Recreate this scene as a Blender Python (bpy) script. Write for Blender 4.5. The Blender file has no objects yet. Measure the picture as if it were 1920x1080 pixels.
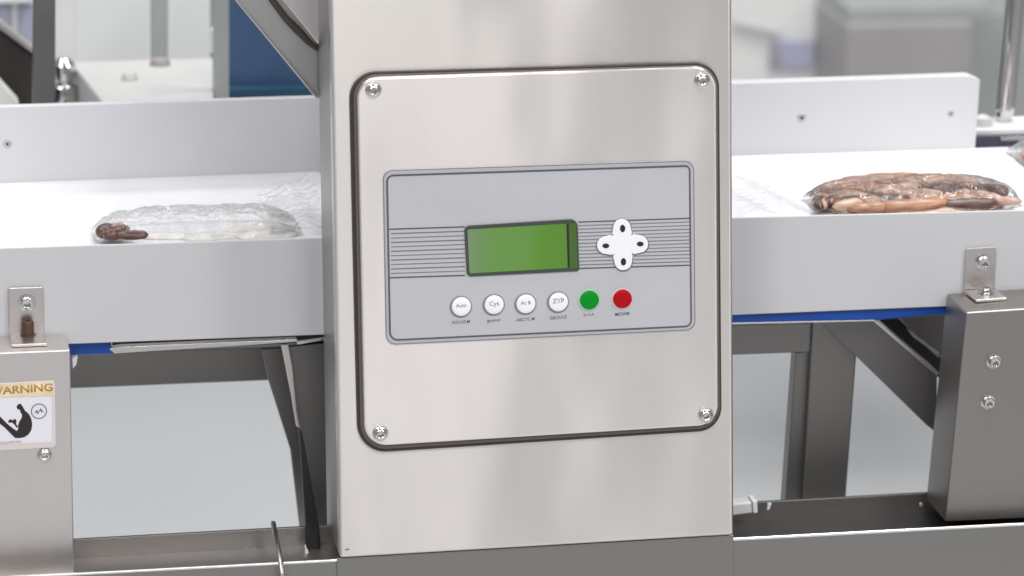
import bpy, bmesh, math, random
from mathutils import Vector, Matrix, noise
random.seed(7)
R = math.radians
scn = bpy.context.scene
col = scn.collection

# ------------------------------------------------------------------ camera
FPX = 8500.0                     # focal length in pixels of a 1920 wide frame
YAW, PITCH, DIST = R(9.6), R(14.5), 4.25
TGT = Vector((0, 0, 1.0))
Fw = Vector((math.sin(YAW)*math.cos(PITCH), math.cos(YAW)*math.cos(PITCH), -math.sin(PITCH)))
Rt = Vector((math.cos(YAW), -math.sin(YAW), 0))
Up = Rt.cross(Fw)
CAM = TGT - Fw*DIST
cd = bpy.data.cameras.new('camera'); co = bpy.data.objects.new('camera', cd); col.objects.link(co)
cd.sensor_width = 36.0; cd.lens = 36.0*FPX/1920
cd.clip_start = 0.05; cd.clip_end = 100
co.matrix_world = Matrix(((Rt.x, Up.x, -Fw.x, CAM.x), (Rt.y, Up.y, -Fw.y, CAM.y), (Rt.z, Up.z, -Fw.z, CAM.z), (0, 0, 0, 1)))
cd.dof.use_dof = True; cd.dof.focus_distance = 4.28; cd.dof.aperture_fstop = 5.0
scn.camera = co

# ------------------------------------------------------------------ light
w = bpy.data.worlds.new('World'); scn.world = w; w.use_nodes = True
bg = w.node_tree.nodes['Background']
bg.inputs[0].default_value = (0.90, 0.94, 1.0, 1); bg.inputs[1].default_value = 0.36
def area(name, loc, aim, sx, sy, power, color=(1, 1, 1)):
    l = bpy.data.lights.new(name, 'AREA'); l.shape = 'RECTANGLE'; l.size = sx; l.size_y = sy
    l.energy = power; l.color = color
    o = bpy.data.objects.new(name, l); col.objects.link(o); o.location = loc
    o.rotation_euler = (Vector(aim)-Vector(loc)).to_track_quat('-Z', 'Y').to_euler()
    return o
area('overhead_light', (-1.1, 0.3, 3.3), (-1.1, 0.3, 0), 0.5, 2.0, 24, (1, 0.99, 0.98))
area('overhead_light', (0.9, 0.25, 3.3), (0.9, 0.25, 0), 0.4, 1.6, 46, (1, 0.99, 0.98))
area('overhead_light', (-1.5, -3.0, 3.3), (-0.2, -2.0, 0), 0.6, 2.4, 62, (1, 0.98, 0.96))
area('overhead_light', (0.50, -3.2, 3.3), (0.50, -2.8, 0), 0.10, 2.2, 22, (1, 0.98, 0.96))  # narrow unseen strip, set so its bright streak falls on the lid
area('overhead_light', (0.20, -3.2, 3.3), (0.20, -2.8, 0), 0.12, 2.2, 20, (1, 0.98, 0.96))  # unseen strip added to brighten the cabinet's left edge
area('overhead_light', (2.2, -2.6, 3.3), (1.0, -1.4, 0), 0.6, 2.2, 45, (1, 0.98, 0.96))
area('overhead_light', (0.0, 2.3, 3.3), (0.0, 2.6, 0), 3.0, 0.8, 45, (0.97, 0.99, 1))
scn.view_settings.view_transform = 'Standard'; scn.view_settings.look = 'None'
scn.view_settings.exposure = 0.0; scn.view_settings.gamma = 1.0

# ------------------------------------------------------------------ helpers
def ray(px, py): return Fw + Rt*((px-960)/FPX) + Up*((540-py)/FPX)
def at(px, py, Y):
    d = ray(px, py); return CAM + d*((Y-CAM.y)/d.y)
def atz(px, py, z):
    d = ray(px, py); return CAM + d*((z-CAM.z)/d.z)

def mat(name, base, rough=0.5, metal=0.0, **kw):
    m = bpy.data.materials.new(name); m.use_nodes = True
    nt = m.node_tree; b = nt.nodes['Principled BSDF']
    b.inputs['Base Color'].default_value = (*base, 1)
    b.inputs['Roughness'].default_value = rough; b.inputs['Metallic'].default_value = metal
    for k, v in kw.items(): b.inputs[k.replace('_', ' ')].default_value = v
    return m
def grain(m, base, var=0.12, scale=(6, 6, 6), detail=6, bump=0.0, rough=None, rvar=0.1, dist=0.0004):
    """noise in object space: mottled colour, roughness and fine relief"""
    nt = m.node_tree; N = nt.nodes; L = nt.links; b = N['Principled BSDF']
    tc = N.new('ShaderNodeTexCoord'); mp = N.new('ShaderNodeMapping'); mp.inputs['Scale'].default_value = scale
    L.new(tc.outputs['Object'], mp.inputs['Vector'])
    nz = N.new('ShaderNodeTexNoise'); nz.inputs['Scale'].default_value = 1.0; nz.inputs['Detail'].default_value = detail
    nz.inputs['Roughness'].default_value = 0.6
    L.new(mp.outputs[0], nz.inputs['Vector'])
    cr = N.new('ShaderNodeValToRGB'); cr.color_ramp.elements[0].position = 0.3; cr.color_ramp.elements[1].position = 0.7
    cr.color_ramp.elements[0].color = (*[c*(1-var) for c in base], 1)
    cr.color_ramp.elements[1].color = (*[min(1, c*(1+var)) for c in base], 1)
    L.new(nz.outputs['Fac'], cr.inputs['Fac']); L.new(cr.outputs[0], b.inputs['Base Color'])
    if rough is not None:
        mr = N.new('ShaderNodeMapRange'); mr.inputs[1].default_value = 0.3; mr.inputs[2].default_value = 0.7
        mr.inputs[3].default_value = rough-rvar; mr.inputs[4].default_value = rough+rvar
        L.new(nz.outputs['Fac'], mr.inputs[0]); L.new(mr.outputs[0], b.inputs['Roughness'])
    if bump:
        bp = N.new('ShaderNodeBump'); bp.inputs['Strength'].default_value = bump; bp.inputs['Distance'].default_value = dist
        L.new(nz.outputs['Fac'], bp.inputs['Height']); L.new(bp.outputs[0], b.inputs['Normal'])
    return m
def steel(name, base, rough=0.36, scale=(700, 700, 9), var=0.012, rvar=0.02, bump=0.015):
    return grain(mat(name, base, rough, 1.0), base, var, scale, 4, bump, rough, rvar, 0.0001)

def brushed(m, aniso=0.8, rot=0.0):
    nt = m.node_tree; b = nt.nodes['Principled BSDF']; c = nt.nodes.new('ShaderNodeCombineXYZ'); c.inputs[0].default_value = 1.0
    nt.links.new(c.outputs[0], b.inputs['Tangent']); b.inputs['Anisotropic'].default_value = aniso; b.inputs['Anisotropic Rotation'].default_value = rot
    return m
M = {}; ROT = 0.25
M['cabinet'] = steel('brushed_cabinet_steel', (0.80, 0.755, 0.72), 0.27)
M['cabinet_side'] = steel('shaded_side_steel', (0.42, 0.42, 0.42), 0.42)  # darker copy of the cabinet steel: shade of the side put into colour
M['lid'] = steel('satin_lid_steel', (0.86, 0.81, 0.78), 0.28)
def wavy(m, strength=0.25):
    # gentle large dents of rolled sheet instead of a perfectly flat plane
    nt = m.node_tree; N = nt.nodes; L = nt.links; b = N['Principled BSDF']
    for n_ in [n_ for n_ in N if n_.type in ('BUMP', 'MAP_RANGE')]: N.remove(n_)
    b.inputs['Roughness'].default_value = 0.28
    tc = N.new('ShaderNodeTexCoord'); mp = N.new('ShaderNodeMapping'); mp.inputs['Scale'].default_value = (5.5, 5.5, 2.6)
    L.new(tc.outputs['Object'], mp.inputs[0]); nz = N.new('ShaderNodeTexNoise'); nz.inputs['Scale'].default_value = 1.0; nz.inputs['Detail'].default_value = 1.5
    L.new(mp.outputs[0], nz.inputs[0]); bp = N.new('ShaderNodeBump'); bp.inputs['Strength'].default_value = strength; bp.inputs['Distance'].default_value = 0.012
    L.new(nz.outputs['Fac'], bp.inputs['Height']); L.new(bp.outputs[0], b.inputs['Normal'])
    # wiped, slightly greasy patches
    n2 = N.new('ShaderNodeTexNoise'); n2.inputs['Scale'].default_value = 5; n2.inputs['Detail'].default_value = 2.5; n2.inputs['Distortion'].default_value = 0.0; L.new(tc.outputs['Object'], n2.inputs[0])
    m2 = N.new('ShaderNodeMapRange'); m2.inputs[1].default_value = 0.3; m2.inputs[2].default_value = 0.75; m2.inputs[3].default_value = 0.27; m2.inputs[4].default_value = 0.305
    L.new(n2.outputs['Fac'], m2.inputs[0]); L.new(m2.outputs[0], b.inputs['Roughness'])
wavy(M['cabinet'], 1.0); wavy(M['lid'], 0.9)
brushed(M['cabinet'], 0.97, ROT); brushed(M['lid'], 0.97, ROT)
M['gasket'] = mat('brown_rubber_gasket', (0.045, 0.034, 0.028), 0.45)
M['gasket_lip'] = mat('rubber_lip', (0.13, 0.105, 0.095), 0.5)
M['overlay'] = grain(mat('printed_overlay', (0.50, 0.50, 0.53), 0.45), (0.50, 0.50, 0.53), 0.03, (9, 9, 9), 2)
M['rim'] = mat('overlay_rim', (0.55, 0.54, 0.57), 0.4, 0.3)
M['ink'] = mat('dark_ink', (0.09, 0.09, 0.12), 0.5)
M['ink_grey'] = mat('grey_ink', (0.20, 0.19, 0.22), 0.5)
M['stripe'] = mat('stripe_ink', (0.16, 0.16, 0.19), 0.5)
M['white'] = mat('white_button_plastic', (0.90, 0.90, 0.92), 0.35)
M['halo'] = mat('pale_ring', (0.66, 0.55, 0.55), 0.4)
M['halo_green'] = mat('pale_green_ring', (0.45, 0.60, 0.47), 0.4)
M['green'] = mat('green_button_plastic', (0.0, 0.27, 0.02), 0.5, Specular_IOR_Level=0.15)
M['red'] = mat('red_button_plastic', (0.44, 0.002, 0.008), 0.5, Specular_IOR_Level=0.15)
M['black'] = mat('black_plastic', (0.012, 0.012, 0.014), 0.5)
M['bezel'] = mat('screen_bezel', (0.05, 0.065, 0.05), 0.35)
M['strip'] = mat('screen_margin', (0.06, 0.13, 0.02), 0.3)
M['chrome'] = mat('polished_steel', (0.66, 0.645, 0.64), 0.11, 1.0)
M['edge_highlight'] = mat('edge_highlight_steel', (0.85, 0.84, 0.83), 0.3, 1.0)
M['bolt'] = mat('bolt_steel', (0.72, 0.69, 0.67), 0.24, 1.0)
M['aluminium'] = grain(mat('satin_white_aluminium', (0.55, 0.55, 0.59), 0.45, 0.0), (0.56, 0.56, 0.58), 0.02, (5, 5, 5), 3, 0.0, 0.45, 0.04)
M['guard'] = grain(mat('white_guard_plastic', (0.63, 0.625, 0.65), 0.4), (0.63, 0.625, 0.65), 0.02, (6, 6, 6), 3, 0.0, 0.42, 0.05)
M['belt'] = grain(mat('white_belt', (0.86, 0.86, 0.88), 0.5), (0.86, 0.86, 0.885), 0.02, (20, 20, 20), 4, 0.1, 0.45, 0.05)
M['blue'] = grain(mat('blue_belt', (0.0, 0.06, 0.34), 0.35), (0.0, 0.06, 0.34), 0.3, (8, 8, 8), 2)
M['bluecrate'] = grain(mat('blue_plastic', (0.03, 0.085, 0.22), 0.4), (0.045, 0.088, 0.18), 0.3, (4, 4, 4), 3)
M['frame'] = steel('dark_frame_steel', (0.25, 0.24, 0.23), 0.40)
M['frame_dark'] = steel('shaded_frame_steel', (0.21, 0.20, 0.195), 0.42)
M['box'] = steel('drive_box_steel', (0.34, 0.32, 0.305), 0.40)
M['hood'] = steel('hood_steel', (0.52, 0.51, 0.505), 0.38)
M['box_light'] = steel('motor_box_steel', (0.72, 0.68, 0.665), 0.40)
M['rail'] = steel('base_rail_steel', (0.30, 0.29, 0.275), 0.42, (9, 700, 700))
M['bracket'] = steel('bracket_steel', (0.66, 0.62, 0.60), 0.3)
M['floor'] = grain(mat('pale_epoxy_floor', (0.57, 0.575, 0.58), 0.3), (0.57, 0.575, 0.58), 0.04, (1.2, 1.2, 1.2), 4, 0.0, 0.32, 0.08)
M['wall'] = grain(mat('cleanroom_wall', (0.70, 0.71, 0.70), 0.6), (0.70, 0.71, 0.70), 0.03, (2, 2, 2), 3)
M['machine_white'] = grain(mat('painted_machine', (0.56, 0.555, 0.54), 0.45), (0.56, 0.555, 0.54), 0.03, (5, 5, 5), 3)
M['machine_grey'] = grain(mat('brown_grey_paint', (0.33, 0.31, 0.31), 0.5), (0.33, 0.31, 0.31), 0.08, (5, 5, 5), 3)
M['machine_pale'] = grain(mat('pale_grey_paint', (0.72, 0.715, 0.70), 0.5), (0.72, 0.715, 0.70), 0.05, (6, 6, 6), 3)
M['sage'] = grain(mat('sage_grey_paint', (0.36, 0.38, 0.37), 0.5), (0.36, 0.38, 0.37), 0.05, (6, 6, 6), 3)
M['lavender'] = mat('lavender_panel', (0.42, 0.43, 0.55), 0.5)
M['dirt'] = mat('rust_brown', (0.10, 0.055, 0.04), 0.5, 0.4)
M['yellow'] = grain(mat('sign_header', (0.74, 0.62, 0.36), 0.5), (0.76, 0.65, 0.42), 0.15, (60, 60, 60), 3)
M['gold'] = mat('sign_gold_ink', (0.45, 0.22, 0.02), 0.5)
M['sign'] = mat('sign_white', (0.78, 0.76, 0.82), 0.4)
M['signedge'] = mat('sign_clear_edge', (0.70, 0.62, 0.60), 0.3)
M['picto'] = mat('sign_black_ink', (0.022, 0.012, 0.016), 0.5)
M['rust_ink'] = mat('sign_red_ink', (0.35, 0.16, 0.16), 0.5)

def finish(name, bm, m, parent=None, smooth=False, angle=None):
    bmesh.ops.recalc_face_normals(bm, faces=bm.faces[:])
    lo = Vector([min(v.co[i] for v in bm.verts) for i in range(3)]); hi = Vector([max(v.co[i] for v in bm.verts) for i in range(3)])
    c = (lo+hi)/2
    bmesh.ops.translate(bm, verts=bm.verts[:], vec=-c)
    me = bpy.data.meshes.new(name); bm.to_mesh(me); bm.free()
    if m: me.materials.append(m)
    if smooth:
        me.polygons.foreach_set('use_smooth', [True]*len(me.polygons))
        if angle: me.set_sharp_from_angle(angle=R(angle))
    o = bpy.data.objects.new(name, me); col.objects.link(o)
    if parent:
        o.parent = parent; o.location = c - WORLD[parent.name]
    else: o.location = c
    WORLD[o.name] = c
    return o
WORLD = {}
def thing(name, label, cat, loc, group=None):
    o = bpy.data.objects.new(name, None); col.objects.link(o); o.location = loc; o.empty_display_size = 0.05
    WORLD[o.name] = Vector(loc); o['label'] = label; o['category'] = cat
    if group: o['group'] = group
    return o
def bevel_all(bm, off, seg=3, ang=25):
    ed = [e for e in bm.edges if len(e.link_faces) == 2 and e.calc_face_angle(0) > R(ang)]
    if ed: bmesh.ops.bevel(bm, geom=ed, offset=off, segments=seg, profile=0.5, affect='EDGES', clamp_overlap=True)
def rp(c, r, n=7):
    """round the corners of a polygon given in pixels; r may be a list"""
    out = []
    k = len(c)
    for i in range(k):
        ri = r[i] if isinstance(r, (list, tuple)) else r
        p = Vector(c[i]); a = Vector(c[i-1]); b = Vector(c[(i+1) % k])
        if ri <= 0: out.append((p.x, p.y)); continue
        da = (a-p).normalized(); db = (b-p).normalized()
        th = math.acos(max(-1, min(1, da.dot(db)))); t = ri/math.tan(th/2)
        p0 = p+da*t; p1 = p+db*t
        cen = p + (da+db).normalized()*(ri/math.sin(th/2))
        a0 = math.atan2(p0.y-cen.y, p0.x-cen.x); a1 = math.atan2(p1.y-cen.y, p1.x-cen.x)
        d = (a1-a0+math.pi) % (2*math.pi) - math.pi
        for j in range(n+1):
            a_ = a0+d*j/n; out.append((cen.x+ri*math.cos(a_), cen.y+ri*math.sin(a_)))
    return out
def loft(front, back, holes=None):
    bm = bmesh.new()
    f = [bm.verts.new(p) for p in front]; b = [bm.verts.new(p) for p in back]
    bm.faces.new(f); bm.faces.new(list(reversed(b)))
    n = len(f)
    for i in range(n): bm.faces.new((f[i], b[i], b[(i+1) % n], f[(i+1) % n]))
    bmesh.ops.recalc_face_normals(bm, faces=bm.faces[:])
    return bm
def prism(name, pts, Y, d, m, parent=None, bev=0.0006, seg=2):
    """outline seen in the plane y=Y, with real thickness d away from the viewer"""
    fr = [at(x, y, Y) for x, y in pts]; bk = [p+Vector((0, d, 0)) for p in fr]
    bm = loft(fr, bk)
    if bev: bevel_all(bm, bev, seg)
    return finish(name, bm, m, parent)
def ring(name, outer, inner, Y, d, m, parent=None):
    bm = bmesh.new(); n = len(outer)
    def mk(pts, y): return [bm.verts.new(at(a, b, Y)+Vector((0, y, 0))) for a, b in pts]
    o0, i0, o1, i1 = mk(outer, 0), mk(inner, 0), mk(outer, d), mk(inner, d)
    for i in range(n):
        j = (i+1) % n
        bm.faces.new((o0[i], o0[j], i0[j], i0[i])); bm.faces.new((o1[i], i1[i], i1[j], o1[j]))
        bm.faces.new((o0[i], o1[i], o1[j], o0[j])); bm.faces.new((i0[i], i0[j], i1[j], i1[i]))
    return finish(name, bm, m, parent)
def hexa(name, P, m, parent=None, bev=0.0006):
    """box from 8 world points: 4 of one face then the 4 opposite"""
    bm = loft(P[:4], P[4:])
    if bev: bevel_all(bm, bev, 2)
    return finish(name, bm, m, parent)
def slab(name, top, dz, m, parent=None, bev=0.0006):
    """flat piece whose upper outline is given as world points; dz thick downwards"""
    bm = loft(top, [p-Vector((0, 0, dz)) for p in top])
    if bev: bevel_all(bm, bev, 2)
    return finish(name, bm, m, parent)
def box(name, lo, hi, m, parent=None, bev=0.002):
    x0, y0, z0 = lo; x1, y1, z1 = hi
    return hexa(name, [Vector(p) for p in ((x0, y0, z0), (x1, y0, z0), (x1, y0, z1), (x0, y0, z1), (x0, y1, z0), (x1, y1, z0), (x1, y1, z1), (x0, y1, z1))], m, parent, bev)
AX = {'-Y': (Vector((1, 0, 0)), Vector((0, 0, 1)), Vector((0, -1, 0))), 'Z': (Vector((1, 0, 0)), Vector((0, 1, 0)), Vector((0, 0, 1)))}
def lathe(name, prof, c, ax, m, parent=None, n=28, angle=40, hexin=None, hexout=None):
    bm = bmesh.new(); u, v, a = AX[ax] if isinstance(ax, str) else ax
    rings = []
    for k, (r, h) in enumerate(prof):
        if r <= 1e-7: rings.append([bm.verts.new(c+a*h)]); continue
        L = []
        for i in range(n):
            t = 2*math.pi*i/n; rr = r
            if (hexin and k >= hexin) or (hexout and k in hexout):
                q = (t+0.3) % (math.pi/3) - math.pi/6; rr = r*math.cos(math.pi/6)/math.cos(q)
            L.append(bm.verts.new(c+u*(rr*math.cos(t))+v*(rr*math.sin(t))+a*h))
        rings.append(L)
    for p, q in zip(rings, rings[1:]):
        for i in range(n):
            j = (i+1) % n
            if len(p) == 1 and len(q) == 1: continue
            if len(p) == 1: bm.faces.new((p[0], q[i], q[j]))
            elif len(q) == 1: bm.faces.new((p[i], q[0], p[j]))
            else: bm.faces.new((p[i], q[i], q[j], p[j]))
    return finish(name, bm, m, parent, True, angle)
def tube(name, pts, r, m, parent=None, n=16):
    bm = bmesh.new(); rs = []
    for i, p in enumerate(pts):
        d = (pts[min(i+1, len(pts)-1)]-pts[max(i-1, 0)]).normalized()
        u = d.cross(Vector((0, 1, 0.01))).normalized(); v = d.cross(u)
        rr = r[i] if isinstance(r, list) else r
        rs.append([bm.verts.new(p+u*(rr*math.cos(2*math.pi*k/n))+v*(rr*math.sin(2*math.pi*k/n))) for k in range(n)])
    for p, q in zip(rs, rs[1:]):
        for k in range(n): bm.faces.new((p[k], q[k], q[(k+1) % n], p[(k+1) % n]))
    bm.faces.new(rs[0]); bm.faces.new(list(reversed(rs[-1])))
    return finish(name, bm, m, parent, True, 40)
PX = 0.0005
def screw(px, py, Y, rpx, parent, name='screw', m=None, flat=False):
    r = rpx*PX; c = at(px, py, Y)
    if flat:
        prof = [(r, 0), (r, 0.0005), (r*0.86, 0.0009), (r*0.45, 0.0009), (r*0.4, 0.0009), (r*0.38, -0.0006), (0, -0.0006)]
        return lathe(name, prof, c, '-Y', m or M['bolt'], parent, 24, 30, hexin=5)
    prof = [(r, 0), (r, r*0.16), (r*0.97, r*0.32), (r*0.86, r*0.52), (r*0.70, r*0.68), (r*0.54, r*0.76), (r*0.46, r*0.77), (r*0.42, r*0.72), (r*0.42, r*0.1), (0, r*0.1)]
    return lathe(name, prof, c, '-Y', m or M['chrome'], parent, 30, 35, hexin=7)
def capscrew(px, py, Y, rpx, parent, name='screw'):
    """washer, socket cap head"""
    r = rpx*PX; c = at(px, py, Y)
    prof = [(r, 0), (r, r*0.14), (r*0.93, r*0.2), (r*0.74, r*0.2), (r*0.72, r*0.24), (r*0.72, r*0.85), (r*0.64, r*0.98), (r*0.44, r*1.0), (r*0.40, r*0.96), (r*0.40, r*0.3), (0, r*0.3)]
    return lathe(name, prof, c, '-Y', M['chrome'], parent, 30, 35, hexin=8)
def text(name, s, px, py, Y, h, m, parent, rot=0.0, sx=1.0, d=0.0002, bold=0.0):
    cu = bpy.data.curves.new(name, 'FONT'); cu.body = s; cu.size = 1.0; cu.align_x = 'CENTER'; cu.align_y = 'CENTER'
    cu.extrude = 0.0; cu.offset = bold; cu.resolution_u = 3
    t = bpy.data.objects.new(name, cu); col.objects.link(t)
    dg = bpy.context.evaluated_depsgraph_get(); me = bpy.data.meshes.new_from_object(t.evaluated_get(dg))
    bpy.data.objects.remove(t); bm = bmesh.new(); bm.from_mesh(me); bpy.data.meshes.remove(me)
    c = at(px, py, Y); k = h*PX/0.72; ca, sa = math.cos(rot), math.sin(rot)
    for v in bm.verts:
        x, y = v.co.x*k*sx, v.co.y*k; v.co = c + Vector((x*ca-y*sa, 0, x*sa+y*ca))
    r = bmesh.ops.extrude_face_region(bm, geom=bm.faces[:])
    bmesh.ops.translate(bm, verts=[g for g in r['geom'] if isinstance(g, bmesh.types.BMVert)], vec=(0, -d, 0))
    return finish(name, bm, m, parent)
def structure(o): o['kind'] = 'structure'; return o

# ------------------------------------------------------------------ floor and walls
bm = bmesh.new(); v = [bm.verts.new(p) for p in ((-14, -16, 0), (14, -16, 0), (14, 6.2, 0), (-14, 6.2, 0))]; bm.faces.new(v)
structure(finish('floor', bm, M['floor']))
structure(box('wall', (-14, 6.0, 0.004), (14, 6.2, 4.0), M['wall'], None, 0))

# ------------------------------------------------------------------ control cabinet
cab = thing('control_cabinet', 'tall brushed steel control cabinet standing between the two conveyors, with screen and buttons', 'control cabinet', at(1000, 1030, 0.0))
prism('housing', [(617, -90), (1372, -90), (1376, 1003.5), (637, 1047)], 0.0, 0.014, M['cabinet'], cab, 0.0035, 5)
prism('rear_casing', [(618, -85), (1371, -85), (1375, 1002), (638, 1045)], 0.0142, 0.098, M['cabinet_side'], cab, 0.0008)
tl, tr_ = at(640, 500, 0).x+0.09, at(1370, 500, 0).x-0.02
box('shade_block', (tl, 0.116, at(960, 330, 0.39).z+0.075), (tr_, 0.56, 1.62), M['cabinet_side'], cab, 0.004)  # unseen block added to shade the left belt and guard
lathe('rivet', [(0.0022, 0), (0.002, 0.0008), (0.001, 0.0012), (0, 0.0013)], at(651, 1031, 0.0), '-Y', M['chrome'], cab, 14)
# sloping hood plate beside the housing
hood = prism('hood_plate', [(426, -18), (592, 184), (640, 186), (640, 92), (604, 88), (516, -18)], 0.118, 0.012, M['hood'], cab, 0.0008)
hexa('plate_flange', [at(424, -20, 0.112), at(592, 184, 0.112), at(595, 182, 0.112), at(428, -20, 0.112),
                      at(424, -20, 0.112)+Vector((0, .03, 0)), at(592, 184, 0.112)+Vector((0, .03, 0)), at(595, 182, 0.112)+Vector((0, .03, 0)), at(428, -20, 0.112)+Vector((0, .03, 0))], M['bracket'], hood, 0.0003)
prism('hood_cover', [(514, -18), (597, 84), (640, 92), (640, -18)], 0.109, 0.014, M['box_light'], cab, 0.0015, 3)
tube('hinge_rod', [at(*p, 0.113) for p in ((494, -20), (516, 8), (537, 36), (559, 58), (580, 80), (602, 98))], [0.002, 0.003, 0.0032, 0.0036, 0.003, 0.0015], M['gasket'], cab)
# gasket and lid
gas = prism('gasket', rp([(655, 136), (1348.5, 116.5), (1353.5, 807), (671.5, 851)], [50, 46, 46, 52], 10), -0.004, 0.0042, M['gasket'], cab, 0.001)
prism('gasket_lip', rp([(662, 141), (1346, 121.5), (1350, 802), (677, 845)], [46, 43, 43, 48], 10), -0.0065, 0.0025, M['gasket_lip'], gas, 0.0008)
lid = prism('lid', rp([(669, 146), (1343.5, 124.5), (1347, 797), (683, 838)], [40, 40, 40, 42], 10), -0.0115, 0.0048, M['lid'], cab, 0.0022, 4)
LY = -0.0115
for p in ((700, 169), (1316, 151), (1323, 779), (713, 813)):
    lathe('washer', [(0.0078, 0), (0.0078, 0.0005), (0.007, 0.0008), (0, 0.0008)], at(*p, LY), '-Y', M['bolt'], lid, 30)
    screw(*p, LY-0.0008, 13.5, lid)
# printed control panel
pan = prism('control_panel', rp([(718, 319.5), (1301.5, 301), (1304, 619), (724, 647)], [18, 18, 18, 18]), LY-0.0012, 0.0012, M['rim'], cab, 0.0004)
PY = LY-0.0012
outer = rp([(718, 319.5), (1301.5, 301), (1304, 619), (724, 647)], 18)
inn = rp([(719.6, 321), (1300, 302.6), (1302.4, 617.4), (725.6, 645.4)], 17)
ring('outer_line', outer, inn, PY-0.0003, 0.0003, M['ink_grey'], pan)
face = prism('overlay_sheet', rp([(725, 329), (1293.5, 310.5), (1296.5, 612), (731, 638.5)], [12, 9, 12, 15]), PY-0.0004, 0.0005, M['overlay'], pan, 0.0001)
FY = PY-0.0004
ring('border_line', rp([(724, 328), (1294.5, 309.5), (1297.5, 613), (730, 639.5)], [13, 10, 13, 16]), rp([(727.4, 331.2), (1291.6, 312.8), (1294.6, 610.2), (733.2, 636.4)], [10, 7, 10, 13]), FY-0.0003, 0.0004, M['ink'], pan)
def hline(x0, y0, x1, y1, t, mm):
    prism('stripe', [(x0, y0-t/2), (x1, y1-t/2), (x1, y1+t/2), (x0, y0+t/2)], FY-0.0002, 0.0003, M[mm], pan, 0)
for i in range(12):
    k = i/11; y = 430+k*91
    hline(730 if i in (0, 11) else 733, y, 872, y-4.6, 2.6 if i in (0, 11) else 2.1 if i % 2 else 1.6, 'ink' if i in (0, 11) else 'stripe')
for i in range(14):
    k = i/13; y = 416.5+k*87
    hline(1084, y, 1294, y-7.2+1.0*k, 2.4 if i in (0, 13) else 1.7, 'ink' if i in (0, 13) else 'ink_grey' if i % 3 else 'stripe')
# screen
scrn = prism('screen', rp([(870.5, 424), (1083, 410.5), (1086.5, 508.5), (875.5, 519)], [10, 14, 5, 8]), FY-0.0016, 0.0018, M['bezel'], pan, 0.0006, 3)
lcd = mat('green_lcd_sheen', (0.10, 0.19, 0.02), 0.12)
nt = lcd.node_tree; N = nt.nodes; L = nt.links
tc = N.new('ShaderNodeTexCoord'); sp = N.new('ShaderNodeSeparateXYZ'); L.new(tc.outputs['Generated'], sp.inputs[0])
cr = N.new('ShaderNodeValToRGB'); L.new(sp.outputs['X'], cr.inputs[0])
e = cr.color_ramp.elements; e[0].position = 0.0; e[0].color = (0.17, 0.24, 0.16, 1); e[1].position = 1.0; e[1].color = (0.07, 0.19, 0.006, 1)  # greyish left end is a reflected sheen painted into the emission
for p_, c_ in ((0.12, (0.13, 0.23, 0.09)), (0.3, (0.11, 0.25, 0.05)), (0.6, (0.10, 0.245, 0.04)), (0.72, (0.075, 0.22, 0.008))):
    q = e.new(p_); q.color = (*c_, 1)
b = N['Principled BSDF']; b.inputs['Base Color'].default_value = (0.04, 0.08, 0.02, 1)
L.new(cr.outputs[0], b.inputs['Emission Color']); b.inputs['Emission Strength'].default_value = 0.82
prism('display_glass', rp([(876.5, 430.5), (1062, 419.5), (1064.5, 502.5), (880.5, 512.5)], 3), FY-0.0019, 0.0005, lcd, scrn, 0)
prism('screen_margin', rp([(1066.5, 419), (1080, 418), (1083, 503), (1068.5, 503.5)], 3), FY-0.0019, 0.0005, M['strip'], scrn, 0)
prism('edge_line', [(1062.6, 421), (1066, 420.8), (1068, 500), (1065, 501)], FY-0.0020, 0.0005, M['black'], scrn, 0)
# cross shaped arrow pad
def pad_outline(cx, cy, arm, lobe, rot):
    pts = []
    for k in range(4):
        a = k*math.pi/2+rot
        ux, uy = math.cos(a), math.sin(a); vx, vy = -uy, ux
        L_ = arm-lobe
        for j in range(9):
            t = -math.pi/2+math.pi*j/8
            lx = L_+lobe*math.cos(t); ly = lobe*math.sin(t)
            pts.append((cx+ux*lx+vx*ly, cy+uy*lx+vy*ly))
        # fillet to the next arm
        for j in range(5):
            t = j/4; s = 25 - 4*math.sin(math.pi*t)
            a2 = math.atan2(lobe+3, 22)+(math.pi/2-2*math.atan2(lobe+3, 22))*t
            lx = s*math.cos(a2)*1.12; ly = s*math.sin(a2)*1.12
            pts.append((cx+ux*lx+vx*ly, cy+uy*lx+vy*ly))
    return pts
prism('pad_shadow_ring', pad_outline(1167.5, 459.5, 50, 18, R(-2)), FY-0.0006, 0.0008, M['ink_grey'], pan, 0)
pad = prism('arrow_pad', pad_outline(1167.5, 459, 48, 16.5, R(-2)), FY-0.0024, 0.0020, M['white'], pan, 0.0005, 3)
for (x, y, a, b_) in ((1167.5, 428.5, 5, 7), (1136, 461, 6.5, 4.5), (1200.5, 457.5, 6.5, 4.5), (1169, 491, 5, 7)):
    prism('arrow_key', [(x+a*math.cos(2*math.pi*k/14), y+b_*math.sin(2*math.pi*k/14)) for k in range(14)], FY-0.0027, 0.0004, M['black'], pan, 0)
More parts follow.
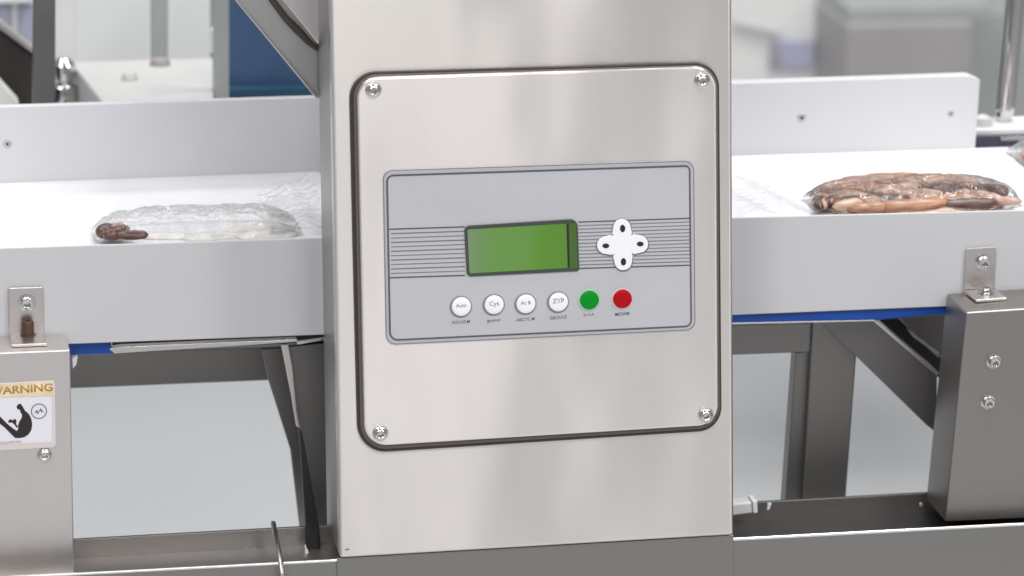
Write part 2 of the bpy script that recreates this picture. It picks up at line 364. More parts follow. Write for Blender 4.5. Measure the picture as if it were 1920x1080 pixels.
# buttons
def button(px, py, r, m, collar, lab):
    c = at(px, py+1, FY)
    o = lathe('button_collar', [(r*PX*1.13, 0), (r*PX*1.13, 0.0006), (r*PX*1.0, 0.0010), (0, 0.0010)], c, '-Y', collar, pan, 32)
    rr = r*PX; c = at(px+0.5, py, FY)
    b = lathe('button', [(rr*0.97, 0.0008), (rr*0.97, 0.0022), (rr*0.90, 0.0028), (rr*0.6, 0.0030), (0, 0.0031)], c, '-Y', m, pan, 32)
    b['label'] = lab
collar = mat('grey_collar', (0.22, 0.22, 0.24), 0.4)
for i, (x, y, s, cap) in enumerate(((864, 574, 'Auto', 'FOCUS.M'), (925.5, 570.5, 'Cys', 'gyomor'), (985, 569, 'Ac B', 'ABCTC M'), (1046, 565.5, 'ZYP', 'GBOUCE'))):
    button(x, y, 18.5, M['white'], collar, 'round white button printed '+s)
    text('button_text', s, x+1, y-1, FY-0.0031, 9 if i in (1, 3) else 7, M['ink_grey'], pan, R(2), 1.0, 0.0001, 0.004)
    text('caption', cap, x+0.5, y+30, FY-0.0001, 6.0, M['stripe'], pan, R(2), 0.98, 0.0001, 0.01)
button(1104, 561.5, 18.5, M['green'], M['halo_green'], 'round green button')
button(1166, 559.5, 18.5, M['red'], M['halo'], 'round red button')
text('caption', 'K.U.A', 1104, 590, FY-0.0001, 5.5, M['rust_ink'], pan, R(2), 1.1, 0.0001, 0.01)
text('caption', 'MCWR', 1167, 589, FY-0.0001, 6.0, M['ink'], pan, R(2), 1.1, 0.0001, 0.015)

# ------------------------------------------------------------------ conveyors
TY, GY = 0.110, 0.410
def screw_flat(px, py, Y, r, parent, dark=False):
    lathe('screw', [(r*PX, 0.0002), (r*PX*0.9, 0.0006), (r*PX*0.5, 0.0006), (r*PX*0.36, 0.0006), (r*PX*0.34, -0.0008)], at(px, py, Y), '-Y', M['guard_screw'], parent, 24)
    lathe('screw_socket', [(r*PX*0.34, 0.0003), (0, 0.00035)], at(px, py, Y), '-Y', M['black'], parent, 12)
M['guard_screw'] = mat('screw_grey', (0.50, 0.50, 0.54), 0.35, 0.6)
# left
inf = thing('infeed_conveyor', 'white sided conveyor trough on the left carrying the clear crumpled bag', 'conveyor', at(300, 640, 0.2))
prism('side_wall', [(-90, 468.5), (760, 441), (760, 622), (-90, 653.5)], TY, 0.0035, M['aluminium'], inf, 0.0009)
def bed(x0, yb0, x1, yb1, parent, x0w, x1w):
    a = at(x0, yb0, GY); c = at(x1, yb1, GY)
    dz = (c.z-a.z)/(c.x-a.x)
    z = lambda x: a.z+dz*(x-a.x)
    P = [Vector((x0w, TY+0.0037, z(x0w))), Vector((x1w, TY+0.0037, z(x1w))), Vector((x1w, GY-0.0005, z(x1w))), Vector((x0w, GY-0.0005, z(x0w)))]
    slab('belt', P, 0.004, M['belt'], parent, 0)
    return z
zl = bed(0, 343, 590, 321, inf, -0.62, -0.13)
prism('back_guard', [(-120, 204), (760, 177.5), (760, 330), (-120, 362)], GY, 0.011, M['guard'], inf, 0.0008)
screw_flat(14, 270, GY, 9, inf)
prism('return_belt', [(120, 640), (208, 637), (211, 664), (120, 667)], 0.122, 0.20, M['blue'], inf, 0.002)
prism('return_belt', [(562, 622), (640, 618), (640, 706), (562, 640)], 0.190, 0.01, M['blue'], inf, 0.002)
prism('gap_shade', [(209, 636), (640, 618), (640, 640), (214, 658)], 0.150, 0.16, M['black'], inf, 0.001)  # black block filling the gap, in place of its shade
prism('cover_strip', [(203, 654), (228, 650), (556, 636), (560, 641), (215, 663)], 0.122, 0.01, M['bracket'], inf, 0.0006)
prism('wire_tail', [(556, 641), (610, 634), (610, 637), (558, 646)], 0.128, 0.004, M['bolt'], inf, 0)
prism('roller_end', [(136, 672), (146, 668), (143, 684), (137, 692)], 0.115, 0.01, M['sign'], inf, 0.0006)
# right
out = thing('outfeed_conveyor', 'white sided conveyor trough on the right carrying the brown bagged food', 'conveyor', at(1600, 590, 0.2))
prism('side_wall', [(1290, 410.5), (2010, 392), (2010, 565), (1290, 594.5)], TY, 0.0035, M['aluminium'], out, 0.0009)
zr = bed(1378, 291, 1830, 277.5, out, 0.17, 0.66)
prism('back_guard', [(1290, 159), (1818, 142), (1838, 150), (1828, 283), (1290, 302)], GY, 0.018, M['guard'], out, 0.0008)
screw_flat(1503, 221, GY, 10, out); screw_flat(1783, 213, GY, 7, out)
prism('return_belt', [(1300, 586), (1790, 565), (1790, 588), (1645, 601), (1300, 608)], 0.116, 0.20, M['blue'], out, 0.002)
prism('lower_lip', [(1290, 606.5), (1642, 599.5), (1642, 602.5), (1290, 611)], 0.1158, 0.02, M['bracket'], out, 0.0005)

# ------------------------------------------------------------------ frame under the conveyors
fr = thing('machine_frame', 'dark grey steel underframe of posts, braces and long bottom rail below the conveyors', 'machine frame', at(960, 1100, 0.06))
rail = prism('bottom_rail', [(-90, 1089.5), (2010, 979), (2010, 1140), (-90, 1250)], 0.008, 0.004, M['rail'], fr, 0.0014, 3)
tube('lip_highlight', [at(-90, 1088.5, 0.0085), at(2010, 978, 0.0085)], 0.0016, M['edge_highlight'], fr, 16)  # bright tube added along the lip to carry its highlight
prism('sill_plate', [(632, 1046.5), (1376, 1003), (1377, 1160), (632, 1200)], 0.0062, 0.0016, M['rail'], fr, 0.001)
prism('rail_back', [(-90, 1024), (2010, 909), (2010, 1010), (-90, 1120)], 0.112, 0.004, M['frame'], fr, 0.0008)
J0, J1 = at(-90, 1059, 0.112), at(2010, 944, 0.112)
XM = at(1000, 1000, 0.1).x; ZM = J0.z+(J1.z-J0.z)*(XM-J0.x)/(J1.x-J0.x)
slab('rail_floor', [Vector((J0.x, 0.0122, J0.z)), Vector((XM, 0.0122, ZM)), Vector((XM, 0.1118, ZM)), Vector((J0.x, 0.1118, J0.z))], 0.003, M['box_light'], fr, 0)  # left half in lighter steel: its extra light put into the colour
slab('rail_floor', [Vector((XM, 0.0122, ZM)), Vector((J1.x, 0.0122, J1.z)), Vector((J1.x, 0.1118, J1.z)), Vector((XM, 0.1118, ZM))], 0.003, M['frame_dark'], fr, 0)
# left bay
prism('cross_beam', [(100, 664), (560, 648), (560, 711), (100, 730)], 0.30, 0.03, M['frame'], fr, 0.001)
prism('end_plate', [(490, 655), (640, 640), (660, 1040), (572, 1046), (562, 990), (545, 845), (503, 712)], 0.235, 0.006, M['frame'], fr, 0.0008)
prism('edge_bar', [(527, 646), (541, 645), (549, 690), (557, 770), (563, 802), (556, 800), (546, 740)], 0.150, 0.006, M['bracket'], fr, 0.0008)
prism('side_web', [(538, 650), (640, 640), (652, 1046), (600, 1050), (586, 940), (561, 800)], 0.165, 0.005, M['frame'], fr, 0.0006)
arm = prism('black_arm', [(561, 804), (567, 812), (598, 985), (602, 1048), (580, 1049), (573, 980)], 0.098, 0.008, M['black'], fr, 0.001)
prism('latch', [(570, 1022), (574, 1020), (580, 1034), (583, 1050), (577, 1052), (572, 1040)], 0.090, 0.008, M['bracket'], fr, 0.001)
text('tag_text', '45', 590, 1043, 0.0978, 8, M['bracket'], arm, 0, 1.1, 0.0002, 0.01)
tube('rod', [at(512, 981, 0.075), at(518, 1012, 0.04), at(526, 1050, 0.010), at(529, 1075, -0.004), at(530, 1150, -0.006)], 0.0026, M['bolt'], fr, 14)
# right bay
prism('cross_beam', [(1290, 611), (1560, 604), (1530, 660), (1290, 669)], 0.175, 0.03, M['frame'], fr, 0.001)
prism('post', [(1524, 600), (1611, 600), (1585, 950), (1505, 950)], 0.170, 0.035, M['frame'], fr, 0.0015)
prism('post_flange', [(1492, 662), (1526, 655), (1507, 950), (1471, 950)], 0.180, 0.02, M['sage_steel'] if 'sage_steel' in M else M['frame'], fr, 0.001)
prism('brace', [(1540, 604), (1636, 602), (1757, 700), (1757, 812), (1737, 797)], 0.150, 0.006, M['frame_dark'], fr, 0.0006)
hexa('brace_flange', [at(1636, 601.5, 0.146), at(1645, 601, 0.146), at(1762, 701, 0.146), at(1755, 703, 0.146)] + [p+Vector((0, .04, 0)) for p in (at(1636, 601.5, 0.146), at(1645, 601, 0.146), at(1762, 701, 0.146), at(1755, 703, 0.146))], M['bracket'], fr, 0.0004)
prism('rear_plate', [(1680, 592), (1790, 585), (1790, 680), (1756, 668)], 0.24, 0.006, M['frame'], fr, 0.0008)
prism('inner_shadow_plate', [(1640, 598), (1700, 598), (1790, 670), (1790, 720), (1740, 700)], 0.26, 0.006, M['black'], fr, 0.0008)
hexa('plate_edge', [at(1700, 616, 0.236), at(1760, 660, 0.236), at(1760, 667, 0.236), at(1712, 632, 0.236)]+[p+Vector((0, .003, 0)) for p in (at(1700, 616, 0.236), at(1760, 660, 0.236), at(1760, 667, 0.236), at(1712, 632, 0.236))], M['bolt'], fr, 0)
screw(1727, 946, 0.111, 5, fr)
# small clip by the cabinet
clip = prism('clip', [(1366, 946), (1410, 942), (1412, 962), (1366, 968)], 0.060, 0.02, M['machine_pale'], fr, 0.0015)
prism('clip_end', [(1411, 940), (1420, 939), (1421, 962), (1413, 963)], 0.057, 0.022, M['sign'], fr, 0.001)
prism('clip_pin', [(1440, 945), (1447, 944), (1443, 956), (1438, 957)], 0.10, 0.004, M['sign'], fr, 0.0005)

# ------------------------------------------------------------------ drive boxes
mb = thing('motor_box', 'pale steel box at the far left edge with the warning sign on its front', 'machine box', at(60, 1080, 0.05))
prism('casing', [(-90, 665), (131.5, 656), (140, 1110), (-90, 1120)], 0.050, 0.056, M['box_light'], mb, 0.0018, 4)
db = thing('drive_box', 'darker grey steel box at the right edge with two bolts on its front', 'machine box', at(1860, 975, 0.05))
prism('casing', [(1812, 586), (2010, 573), (2010, 967), (1772, 978)], 0.034, 0.073, M['box'], db, 0.0018, 4)
for p in ((1863, 677), (1852, 753)): capscrew(*p, 0.034, 15, db)

def angle_bracket(lab, pts, foot, s1, s2, stain, z):
    t = thing('angle_bracket', lab, 'bracket', at(foot[0][0]+20, foot[0][1], 0.1), 'angle brackets holding the conveyor walls')
    v = prism('upright', rp(pts, [5, 5, 0, 0], 4), 0.1055, 0.003, M['bracket'], t, 0.0007)
    P = [atz(*q, z) for q in foot]
    slab('foot', P, 0.003, M['bracket'], t, 0.0008)
    capscrew(*s1, 0.1055, 16, t)
    x, y = s2; c = atz(x, y, z)
    r = 0.0056 if stain else 0.0062
    lathe('screw', [(r*1.3, 0.0002), (r*1.3, 0.001), (r, 0.0012), (r, r*(2.2 if stain else 0.5)), (r*0.85, r*(2.5 if stain else 0.8)), (r*0.5, r*(2.5 if stain else 0.82)), (r*0.45, r*0.5), (0, r*0.5)], c, 'Z', M['dirt'] if stain else M['chrome'], t, 24)
    return t
angle_bracket('left angle bracket, standing on the pale box above the warning sign', [(16, 540), (81, 538), (81.5, 634), (18, 637)],
              [(21, 646), (88, 643), (82, 620), (17, 623)], (50, 567), (53, 628), True, at(50, 659.5, 0.05).z+0.0035)
angle_bracket('right angle bracket, standing on the darker grey box with two bolts', [(1812, 466), (1868, 462), (1863, 556), (1808, 560)],
              [(1830, 562), (1888, 558), (1866, 541), (1808, 544)], (1843, 491), (1849, 549), False, at(1850, 583, 0.034).z+0.0035)

# warning sign
ws = thing('warning_sign', 'small white warning sign with gold heading and black figure on the left box', 'sign', at(40, 845, 0.049))
SY = 0.0495-0.0012
prism('backing', rp([(-60, 722), (103, 713), (105, 839), (-60, 848)], [2, 6, 9, 2]), SY, 0.0012, M['signedge'], ws, 0.0004)
prism('header', [(-60, 724), (99, 716.5), (99.5, 742), (-60, 746)], SY-0.0003, 0.0004, M['yellow'], ws, 0)
prism('white_field', [(-60, 748), (97, 744), (97, 829), (-60, 835)], SY-0.0003, 0.0004, M['sign'], ws, 0)
text('heading_text', 'WARNING', 40, 730.5, SY-0.0003, 15, M['gold'], ws, R(1.5), 1.18, 0.0002, 0.012)
text('footer_text', 'MARHCUVPTTIH', 12, 831-1, SY-0.0003, 4.5, M['rust_ink'], ws, R(1), 1.2, 0.0002)
# crouching figure: bent back, arms and head, one long leg reaching left
prism('figure', [(-30, 756), (-10, 770), (2, 783), (14, 795), (24, 803), (31, 808), (34, 805), (34, 797), (37, 789), (41, 783), (41, 776), (38, 773), (38, 768),
                 (33, 764), (34, 758), (39, 757), (43, 763), (47, 770), (54, 776), (59, 786), (60.5, 796), (59, 806), (53, 815), (45, 820), (36, 821.5), (28, 821), (20, 813), (8, 801), (-6, 790), (-30, 775)], SY-0.0005, 0.0003, M['picto'], ws, 0)
prism('figure_arm', [(15, 790), (19, 786), (24, 788), (28, 785), (31, 789), (30, 795), (34, 800), (31, 802), (27, 796), (22, 792), (17, 793)], SY-0.0005, 0.0003, M['picto'], ws, 0)
lathe('figure_head', [(0.0026, 0), (0.0026, 0.0003), (0, 0.0003)], at(36.5, 763, SY-0.0003), '-Y', M['picto'], ws, 16)
lathe('hazard_ring', [(0.0076, 0), (0.0076, 0.0003), (0.0066, 0.0003), (0.0066, 0.0)], at(73, 771, SY-0.0003), '-Y', M['ink_grey'], ws, 24)
prism('hazard_mark', [(64, 776), (68, 768), (72, 772), (76, 765), (82, 773), (78, 773), (75, 770), (71, 777), (68, 773)], SY-0.0005, 0.0003, M['ink_grey'], ws, 0)
screw(83.5, 852.5, 0.050-0.0001, 13.5, mb, 'screw', M['bolt'])

# ------------------------------------------------------------------ bagged food
def film_mat(name, tint, gloss=0.12, alpha=0.25, rough=0.12, bscale=90, milky=0.12, mul=1.0):
    m = bpy.data.materials.new(name); m.use_nodes = True; nt = m.node_tree; N = nt.nodes; L = nt.links
    N.remove(N['Principled BSDF']); o = N['Material Output']
    tr = N.new('ShaderNodeBsdfTransparent'); tr.inputs[0].default_value = (*tint, 1)
    gl = N.new('ShaderNodeBsdfGlossy'); gl.inputs['Roughness'].default_value = rough
    df = N.new('ShaderNodeBsdfTranslucent'); df.inputs[0].default_value = (0.85, 0.85, 0.87, 1)
    d2 = N.new('ShaderNodeBsdfDiffuse'); d2.inputs[0].default_value = (0.85, 0.85, 0.87, 1)
    tc = N.new('ShaderNodeTexCoord'); nz = N.new('ShaderNodeTexNoise'); nz.inputs['Scale'].default_value = bscale; nz.inputs['Detail'].default_value = 3
    nz.inputs['Distortion'].default_value = 1.5
    L.new(tc.outputs['Object'], nz.inputs['Vector'])
    bp = N.new('ShaderNodeBump'); bp.inputs['Strength'].default_value = 1.0; bp.inputs['Distance'].default_value = 0.004
    L.new(nz.outputs['Fac'], bp.inputs['Height']); L.new(bp.outputs[0], gl.inputs['Normal'])
    fr_ = N.new('ShaderNodeFresnel'); fr_.inputs[0].default_value = 1.5; L.new(bp.outputs[0], fr_.inputs['Normal'])
    mr = N.new('ShaderNodeMath'); mr.operation = 'MULTIPLY_ADD'; mr.inputs[1].default_value = mul; mr.inputs[2].default_value = gloss; mr.use_clamp = True
    L.new(fr_.outputs[0], mr.inputs[0])
    a = N.new('ShaderNodeMixShader'); a.inputs[0].default_value = milky; L.new(tr.outputs[0], a.inputs[1]); L.new(d2.outputs[0], a.inputs[2])
    b2 = N.new('ShaderNodeMixShader'); L.new(mr.outputs[0], b2.inputs[0]); L.new(a.outputs[0], b2.inputs[1]); L.new(gl.outputs[0], b2.inputs[2])
    L.new(b2.outputs[0], o.inputs[0]); return m
M['film'] = film_mat('clear_film', (0.985, 0.98, 0.975), 0.0, rough=0.05, milky=0.02, mul=0.95, bscale=50)
M['film_left'] = film_mat('left_bag_film', (0.99, 0.985, 0.98), 0.0, rough=0.05, milky=0.01, bscale=60, mul=0.7)
M['film_white'] = film_mat('milky_film', (0.985, 0.985, 0.99), 0.0, rough=0.16, milky=0.06, bscale=60, mul=0.55)
def meat(name, a, b):
    m = mat(name, a, 0.35); nt = m.node_tree; N = nt.nodes; L = nt.links; p = N['Principled BSDF']
    tc = N.new('ShaderNodeTexCoord'); mp = N.new('ShaderNodeMapping'); mp.inputs['Scale'].default_value = (22, 60, 60); L.new(tc.outputs['Object'], mp.inputs[0])
    nz = N.new('ShaderNodeTexNoise'); nz.inputs['Scale'].default_value = 1.6; nz.inputs['Detail'].default_value = 5; nz.inputs['Distortion'].default_value = 0.8; L.new(mp.outputs[0], nz.inputs[0])
    cr = N.new('ShaderNodeValToRGB'); L.new(nz.outputs['Fac'], cr.inputs[0]); e = cr.color_ramp.elements
    e[0].position = 0.32; e[0].color = (*a, 1); e[1].position = 0.68; e[1].color = (*b, 1)
    L.new(cr.outputs[0], p.inputs['Base Color'])
    bp = N.new('ShaderNodeBump'); bp.inputs['Strength'].default_value = 0.5; bp.inputs['Distance'].default_value = 0.002; L.new(nz.outputs['Fac'], bp.inputs['Height']); L.new(bp.outputs[0], p.inputs['Normal'])
    return m
MEAT = [meat('brown_food', (0.26, 0.11, 0.055), (0.52, 0.29, 0.18)), meat('pink_food', (0.34, 0.17, 0.13), (0.54, 0.38, 0.32)),
        meat('dark_food', (0.04, 0.018, 0.015), (0.18, 0.09, 0.07)), meat('tan_food', (0.40, 0.23, 0.15), (0.60, 0.47, 0.39))]
def lump(name, c, L, r, yaw, m, parent, bend=0.0, flat=0.75):
    bm = bmesh.new(); n = 14; k = 16; rings = []
    ca, sa = math.cos(yaw), math.sin(yaw); sd = random.uniform(0, 50)
    for i in range(k+1):
        t = -1+2*i/k; rr = r*max(0.0, 1-abs(t)**3.2)**0.5 * (1+0.12*noise.noise(Vector((t*2+sd, 0, 0))))
        rr = max(rr, 1e-4)
        q = []
        for j in range(n):
            a = 2*math.pi*j/n
            x = t*L/2; y = rr*math.cos(a)+bend*(t*t); z = rr*math.sin(a)*flat+0.08*r*noise.noise(Vector((t*5+sd, a, 3)))
            q.append(bm.verts.new(c+Vector((x*ca-y*sa, x*sa+y*ca, z))))
        rings.append(q)
    for p, q in zip(rings, rings[1:]):
        for j in range(n): bm.faces.new((p[j], q[j], q[(j+1) % n], p[(j+1) % n]))
    bm.faces.new(rings[0]); bm.faces.new(list(reversed(rings[-1])))
    return finish(name, bm, m, parent, True, 60)
def film_bag(name, x0, x1, y0, y1, zf, hfun, m, parent, amp=0.0022, fr_=38, nx=110, ny=34, seed=0, taper=False):
    """inflated bag skin lying on the belt: crumpled by ridged noise"""
    bm = bmesh.new(); G = []
    for i in range(nx+1):
        u = i/nx; row = []
        for j in range(ny+1):
            v = j/ny; x = x0+(x1-x0)*u; y = y0+(y1-y0)*v
            h = hfun(u, v)
            if taper: y = (y0+y1)/2-0.01+(y-(y0+y1)/2+0.01)*max(0.25, (1-abs(2*u-1)**3.5))**0.5
            p = Vector((x*fr_+seed, y*fr_*1.4, seed))
            rid = (1-abs(noise.noise(p))*2.2) + 0.5*(1-abs(noise.noise(p*2.3))*2.2)
            edge = min(1, h/0.010)
            row.append(bm.verts.new((x+0.002*noise.noise(p*1.3+Vector((9, 0, 0))), y+0.003*noise.noise(p*0.8), zf(x)+0.0015+h+amp*rid*(0.35+0.65*edge))))
        G.append(row)
    for i in range(nx):
        for j in range(ny): bm.faces.new((G[i][j], G[i+1][j], G[i+1][j+1], G[i][j+1]))
    return finish(name, bm, m, parent, True, 70)
def dome(H, ex=2.4, ey=2.4):
    return lambda u, v: H*max(0, 1-abs(2*u-1)**ex)**0.55*max(0, 1-abs(2*v-1)**ey)**0.55
# right bag
bx0 = at(1530, 400, 0.13).x; bx1 = at(1925, 395, 0.13).x
rb = thing('food_bag', 'clear bag of brown and pink meat lying on the right conveyor', 'bag of food', Vector(((bx0+bx1)/2, 0.19, zr(0.45))))
W = bx1-bx0
def rz(x): return zr(x)
spec = [(0.04, .150, .040, .006, 1.2, 2), (0.07, .155, .045, .006, 1.1, 3), (0.10, .158, .045, .007, 1.0, 2), (0.135, .160, .045, .007, 0.85, 0), (0.17, .152, .045, .008, 0.6, 2), (0.24, .205, .07, .010, 0.25, 1), (0.25, .145, .075, .009, 0.35, 3),
        (0.42, .215, .105, .013, 0.04, 0), (0.36, .150, .06, .010, -0.2, 2), (0.60, .208, .09, .012, -0.05, 0), (0.53, .160, .05, .010, 0.6, 1), (0.60, .178, .06, .009, -0.35, 2), (0.45, .180, .06, .010, 0.25, 3), (0.31, .185, .05, .009, -0.3, 0),
        (0.66, .150, .05, .009, 0.4, 0), (0.76, .195, .05, .010, -0.6, 1), (0.81, .150, .05, .009, -0.5, 3), (0.88, .170, .04, .008, -0.6, 2), (0.46, .130, .08, .009, 0.05, 0), (0.90, .136, .035, .006, -0.3, 1), (0.72, .130, .06, .007, 0.0, 2), (0.26, .127, .05, .007, 0.1, 0), (0.70, .172, .04, .008, 0.9, 2)]
lump('meat_base', Vector((bx0+W*0.5, 0.178, rz(bx0)+0.003)), W*0.94, 0.057, 0.0, MEAT[3], rb, 0, 0.185)
for (u, y, L_, r, yw, k) in spec:
    x = bx0+W*u
    hh = 0.0125 if y > .165 else 0.009
    lump('meat_piece', Vector((x, y, rz(x)+hh)), L_, r, yw, MEAT[k], rb, random.uniform(-.004, .004))
film_bag('wrapper', bx0+0.004, bx1+0.002, 0.122, 0.238, rz, dome(0.0195, 5, 2.4), M['film'], rb, 0.0024, 40, 180, 60, 0, True)
# a flat empty bag end to the left of it
film_bag('bag_tail', at(1385, 400, .13).x, bx0+0.004, 0.125, 0.30, rz, lambda u, v: 0.004+0.004*math.sin(u*7+v*3)**2, M['film_white'], rb, 0.0012, 26, 50, 30, 5)
# next bag, only its corner in view
nb = thing('food_bag', 'pinkish bag corner entering at the right edge of the frame on the right conveyor', 'bag of food', Vector((bx1+0.02, 0.33, zr(0.5))))
x = at(1912, 300, .33).x
for (dx, dy, k) in ((0.022, 0.0, 1), (0.03, -0.03, 1), (0.035, 0.02, 3), (0.055, 0, 2)):
    lump('meat_piece', Vector((x+dx, .335+dy, rz(x)+0.010)), 0.05, 0.012, 0.5, MEAT[k], nb)
film_bag('wrapper', x, x+0.10, 0.28, 0.385, rz, dome(0.026), M['film'], nb, 0.002, 40, 40, 30, 11)
# left bag
lx0 = at(183, 450, 0.125).x; lx1 = at(548, 440, 0.125).x
lb = thing('food_bag', 'long crumpled clear bag with one brown piece at its left end on the left conveyor', 'bag of food', Vector(((lx0+lx1)/2, 0.17, zl(-0.35))))
Wl = lx1-lx0
for (u, y, L_, r, yw, k) in ((0.05, .145, .026, .009, 1.2, 2), (0.09, .133, .028, .008, 0.8, 2), (0.175, .124, .032, .006, -0.1, 2), (0.10, .152, .022, .008, 0.3, 1), (0.13, .142, .02, .007, 1.0, 2)):
    x = lx0+Wl*u; lump('meat_piece', Vector((x, y, zl(x)+0.011)), L_, r, yw, MEAT[k], lb)
PALE = meat('pale_food', (0.74, 0.71, 0.67), (0.84, 0.83, 0.82))
for (u, y, L_, r) in ((0.36, .150, .05, .008), (0.60, .142, .06, .009), (0.88, .138, .06, .011), (0.80, .165, .05, .008)):
    x = lx0+Wl*u; lump('pale_piece', Vector((x, y, zl(x)+0.002)), L_, r, random.uniform(-.2, .2), PALE, lb, 0, 0.5)
film_bag('wrapper', lx0-0.002, lx1+0.01, 0.118, 0.215, zl, dome(0.019, 5, 2.4), M['film_left'], lb, 0.0034, 40, 150, 50, 3, True)
# crimped flat end leaning up at the right
xa = at(505, 440, .15).x; xb = at(612, 440, .15).x
film_bag('crimped_end', xa, xb, 0.125, 0.26, zl, lambda u, v: 0.006+0.024*v*(0.4+0.6*u)+0.0015*math.sin(u*11+v*3), M['film_left'], lb, 0.0022, 50, 80, 60, 21)

# ------------------------------------------------------------------ background machines, left
pt = thing('steel_platform', 'blurred white topped machine platform behind the left conveyor', 'machine', at(300, 180, 0.8))
zt = at(197, 194, 0.62).z
P = [atz(199, 200, zt), atz(132, 116, zt), atz(401, 108, zt), atz(401, 192, zt)]
slab('platform_top', P, 0.05, M['machine_white'], pt, 0.003)
S = 0.0
prism('post', [(284, -60), (316, -60), (315, 126), (285, 126)], 0.92, 0.016, M['sage'], pt, 0.002)
lathe('post_foot', [(0.011, 0), (0.011, 0.004), (0.009, 0.007), (0, 0.007)], atz(300, 122, zt), 'Z', M['machine_grey'], pt, 20)
lathe('bolt', [(0.009, 0), (0.009, 0.004), (0.006, 0.008), (0, 0.009)], atz(243, 150, zt), 'Z', M['machine_white'], pt, 16)
bp_ = thing('back_panel', 'blurred pale wall panel rising behind the white platform at upper left', 'wall panel', at(260, 110, 1.25))
prism('panel_sheet', [(135, -140), (420, -140), (420, 150), (135, 150)], 1.30, 0.03, M['wall'], bp_, 0.003)
pp = thing('grey_post', 'blurred grey upright post beside the blue crate behind the left conveyor', 'post', at(415, 190, 0.7))
prism('upright', [(402, -80), (430, -80), (430, 240), (402, 240)], 0.66, 0.02, M['sage'], pp, 0.002)
prism('side_cap', [(394, 60), (402, 50), (402, 100), (394, 98)], 0.67, 0.01, M['machine_pale'], pp, 0.001)
bc = thing('blue_crate', 'dark blue plastic crate partly hidden by the sloping hood plate', 'crate', at(510, 200, 0.9))
prism('crate_side', [(425, -90), (700, -90), (700, 240), (425, 240)], 0.90, 0.18, M['bluecrate'], bc, 0.006, 3)
prism('crate_rim', [(420, 165), (705, 160), (705, 176), (420, 181)], 0.885, 0.012, mat('teal_rim', (0.01, 0.07, 0.13), 0.4), bc, 0.002)
dp = thing('dark_post', 'broad dark grey upright post at upper left behind the conveyor', 'post', at(85, 190, 0.62))
prism('upright', [(64, -60), (104, -60), (104, 240), (62, 240)], 0.60, 0.02, M['frame'], dp, 0.002)
gp = thing('pale_post', 'pale grey upright right next to the dark post at upper left', 'post', at(120, 120, 0.95))
prism('upright', [(100, -60), (142, -60), (142, 118), (100, 118)], 1.0, 0.04, M['machine_pale'], gp, 0.002)
lathe('knob', [(0.012, -0.03), (0.016, -0.02), (0.014, -0.004), (0.009, 0.0), (0.013, 0.008), (0.013, 0.02), (0.006, 0.028), (0, 0.028)], at(120, 155, 0.80), 'Z', M['chrome'], gp, 20)
ar = thing('sloping_machine_arm', 'dark sloping machine arm at the top left corner', 'machine arm', at(30, 190, 0.75))
prism('arm_body', [(-80, 20), (0, 48), (70, 105), (70, 240), (40, 240), (-80, 100)], 0.74, 0.05, mat('dark_machine_paint', (0.035, 0.03, 0.026), 0.4), ar, 0.008, 3)
prism('arm_edge', [(-80, 10), (0, 38), (70, 94), (70, 108), (0, 56), (-80, 28)], 0.73, 0.02, M['machine_grey'], ar, 0.003)
prism('lower_edge', [(-40, 110), (0, 150), (36, 190), (36, 240), (10, 240), (-40, 180)], 0.70, 0.02, M['machine_pale'], ar, 0.003)
lp = thing('lavender_panel', 'pale lavender panel with a white strip, top left corner', 'panel', at(40, 100, 1.2))
prism('sheet', [(-80, 8), (66, 8), (66, 160), (-80, 160)], 1.20, 0.03, M['lavender'], lp, 0.002)
prism('white_strip', [(22, 8), (34, 8), (34, 160), (22, 160)], 1.19, 0.008, M['machine_white'], lp, 0.001)
prism('top_bar', [(-80, -40), (66, -40), (66, 6), (-80, 10)], 1.18, 0.03, M['machine_pale'], lp, 0.002)

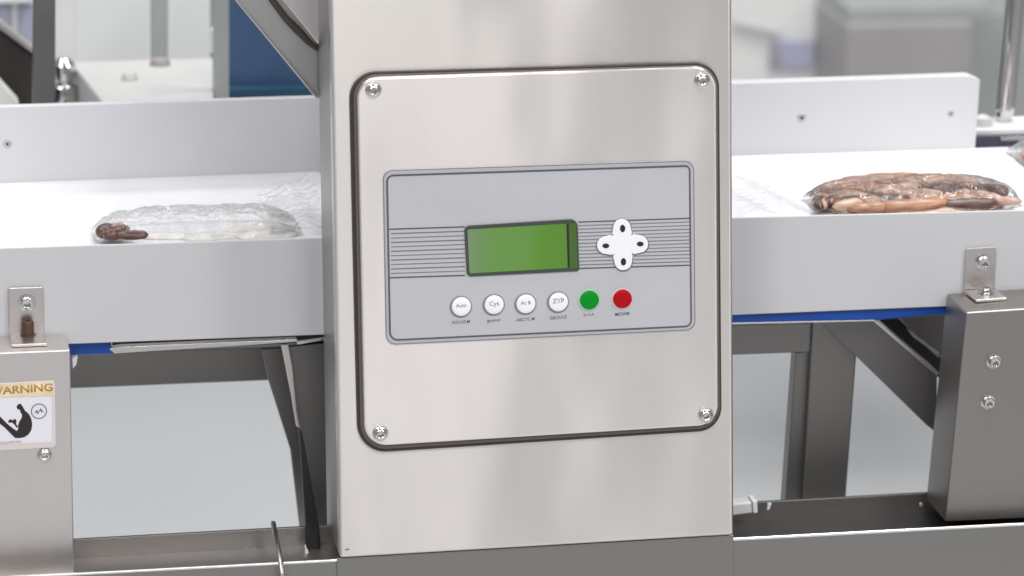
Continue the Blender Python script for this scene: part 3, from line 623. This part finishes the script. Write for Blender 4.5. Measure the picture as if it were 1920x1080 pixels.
# ------------------------------------------------------------------ background machines, right
wm = thing('pale_machine', 'blurred pale machine with a bluish window right of the cabinet', 'machine', at(1480, 160, 1.6))
prism('body', [(1200, -120), (1583, -120), (1578, 320), (1200, 320)], 2.50, 0.3, M['machine_pale'], wm, 0.01, 3)
prism('window', [(1446, 78), (1526, 74), (1524, 128), (1446, 130)], 2.49, 0.008, M['lavender'], wm, 0.002)
prism('handle', [(1446, 98), (1462, 96), (1462, 126), (1448, 128)], 2.475, 0.012, M['machine_grey'], wm, 0.003)
prism('ledge', [(1378, 36), (1470, 58), (1470, 66), (1378, 50)], 2.47, 0.02, M['machine_white'], wm, 0.003)
bm_ = thing('brown_machine', 'blurred brownish grey machine housing behind the right conveyor guard', 'machine', at(1720, 150, 1.4))
prism('body', [(1588, 42), (1830, 38), (1830, 320), (1584, 320)], 2.30, 0.3, M['machine_grey'], bm_, 0.01, 3)
prism('top_cover', [(1592, 12), (1860, 6), (1860, 36), (1592, 41)], 2.31, 0.3, M['sage'], bm_, 0.004)
sm = thing('sage_cabinet', 'blurred grey green cabinet behind the chrome pole', 'cabinet', at(1900, 200, 1.5))
prism('body', [(1790, 20), (2050, 10), (2050, 330), (1790, 330)], 2.6, 0.3, M['sage'], sm, 0.008)
cp = thing('chrome_pole', 'shiny chrome pole with clamp foot at the upper right edge', 'pole', at(1882, 235, 0.5))
tube('pole_tube', [at(1912, -90, 0.50), at(1898, 60, 0.50), at(1884, 205, 0.50)], 0.0105, M['chrome'], cp, 28)
tube('pole_taper', [at(1884, 205, 0.50), at(1881, 232, 0.50), at(1880, 240, 0.50)], [0.0105, 0.007, 0.004], M['chrome'], cp, 20)
prism('clamp_jaw', [(1852, 222), (1866, 234), (1872, 240), (1890, 241), (1902, 230), (1907, 236), (1892, 248), (1862, 247), (1850, 232)], 0.49, 0.02, mat('dark_clamp', (0.05, 0.05, 0.07), 0.3, 0.7), cp, 0.001)
lathe('clamp_knob', [(0.002, -0.012), (0.009, -0.010), (0.011, 0), (0.009, 0.009), (0.004, 0.012), (0, 0.012)], at(1842, 236, 0.48), 'Z', M['machine_white'], cp, 20)
cr_ = thing('rear_cross_rail', 'dark rail with pale top behind the belt below the chrome pole', 'rail', at(1900, 262, 0.5))
prism('rail_body', [(1820, 254), (2010, 250), (2010, 300), (1820, 300)], 0.455, 0.03, mat('dark_blue_steel', (0.12, 0.12, 0.16), 0.3, 0.8), cr_, 0.001)
prism('rail_top', [(1822, 244), (2010, 238), (2010, 250), (1822, 254)], 0.46, 0.06, M['machine_pale'], cr_, 0.001)
prism('rail_strip', [(1876, 257), (2010, 253), (2010, 260), (1876, 264)], 0.450, 0.004, M['chrome'], cr_, 0.0005)
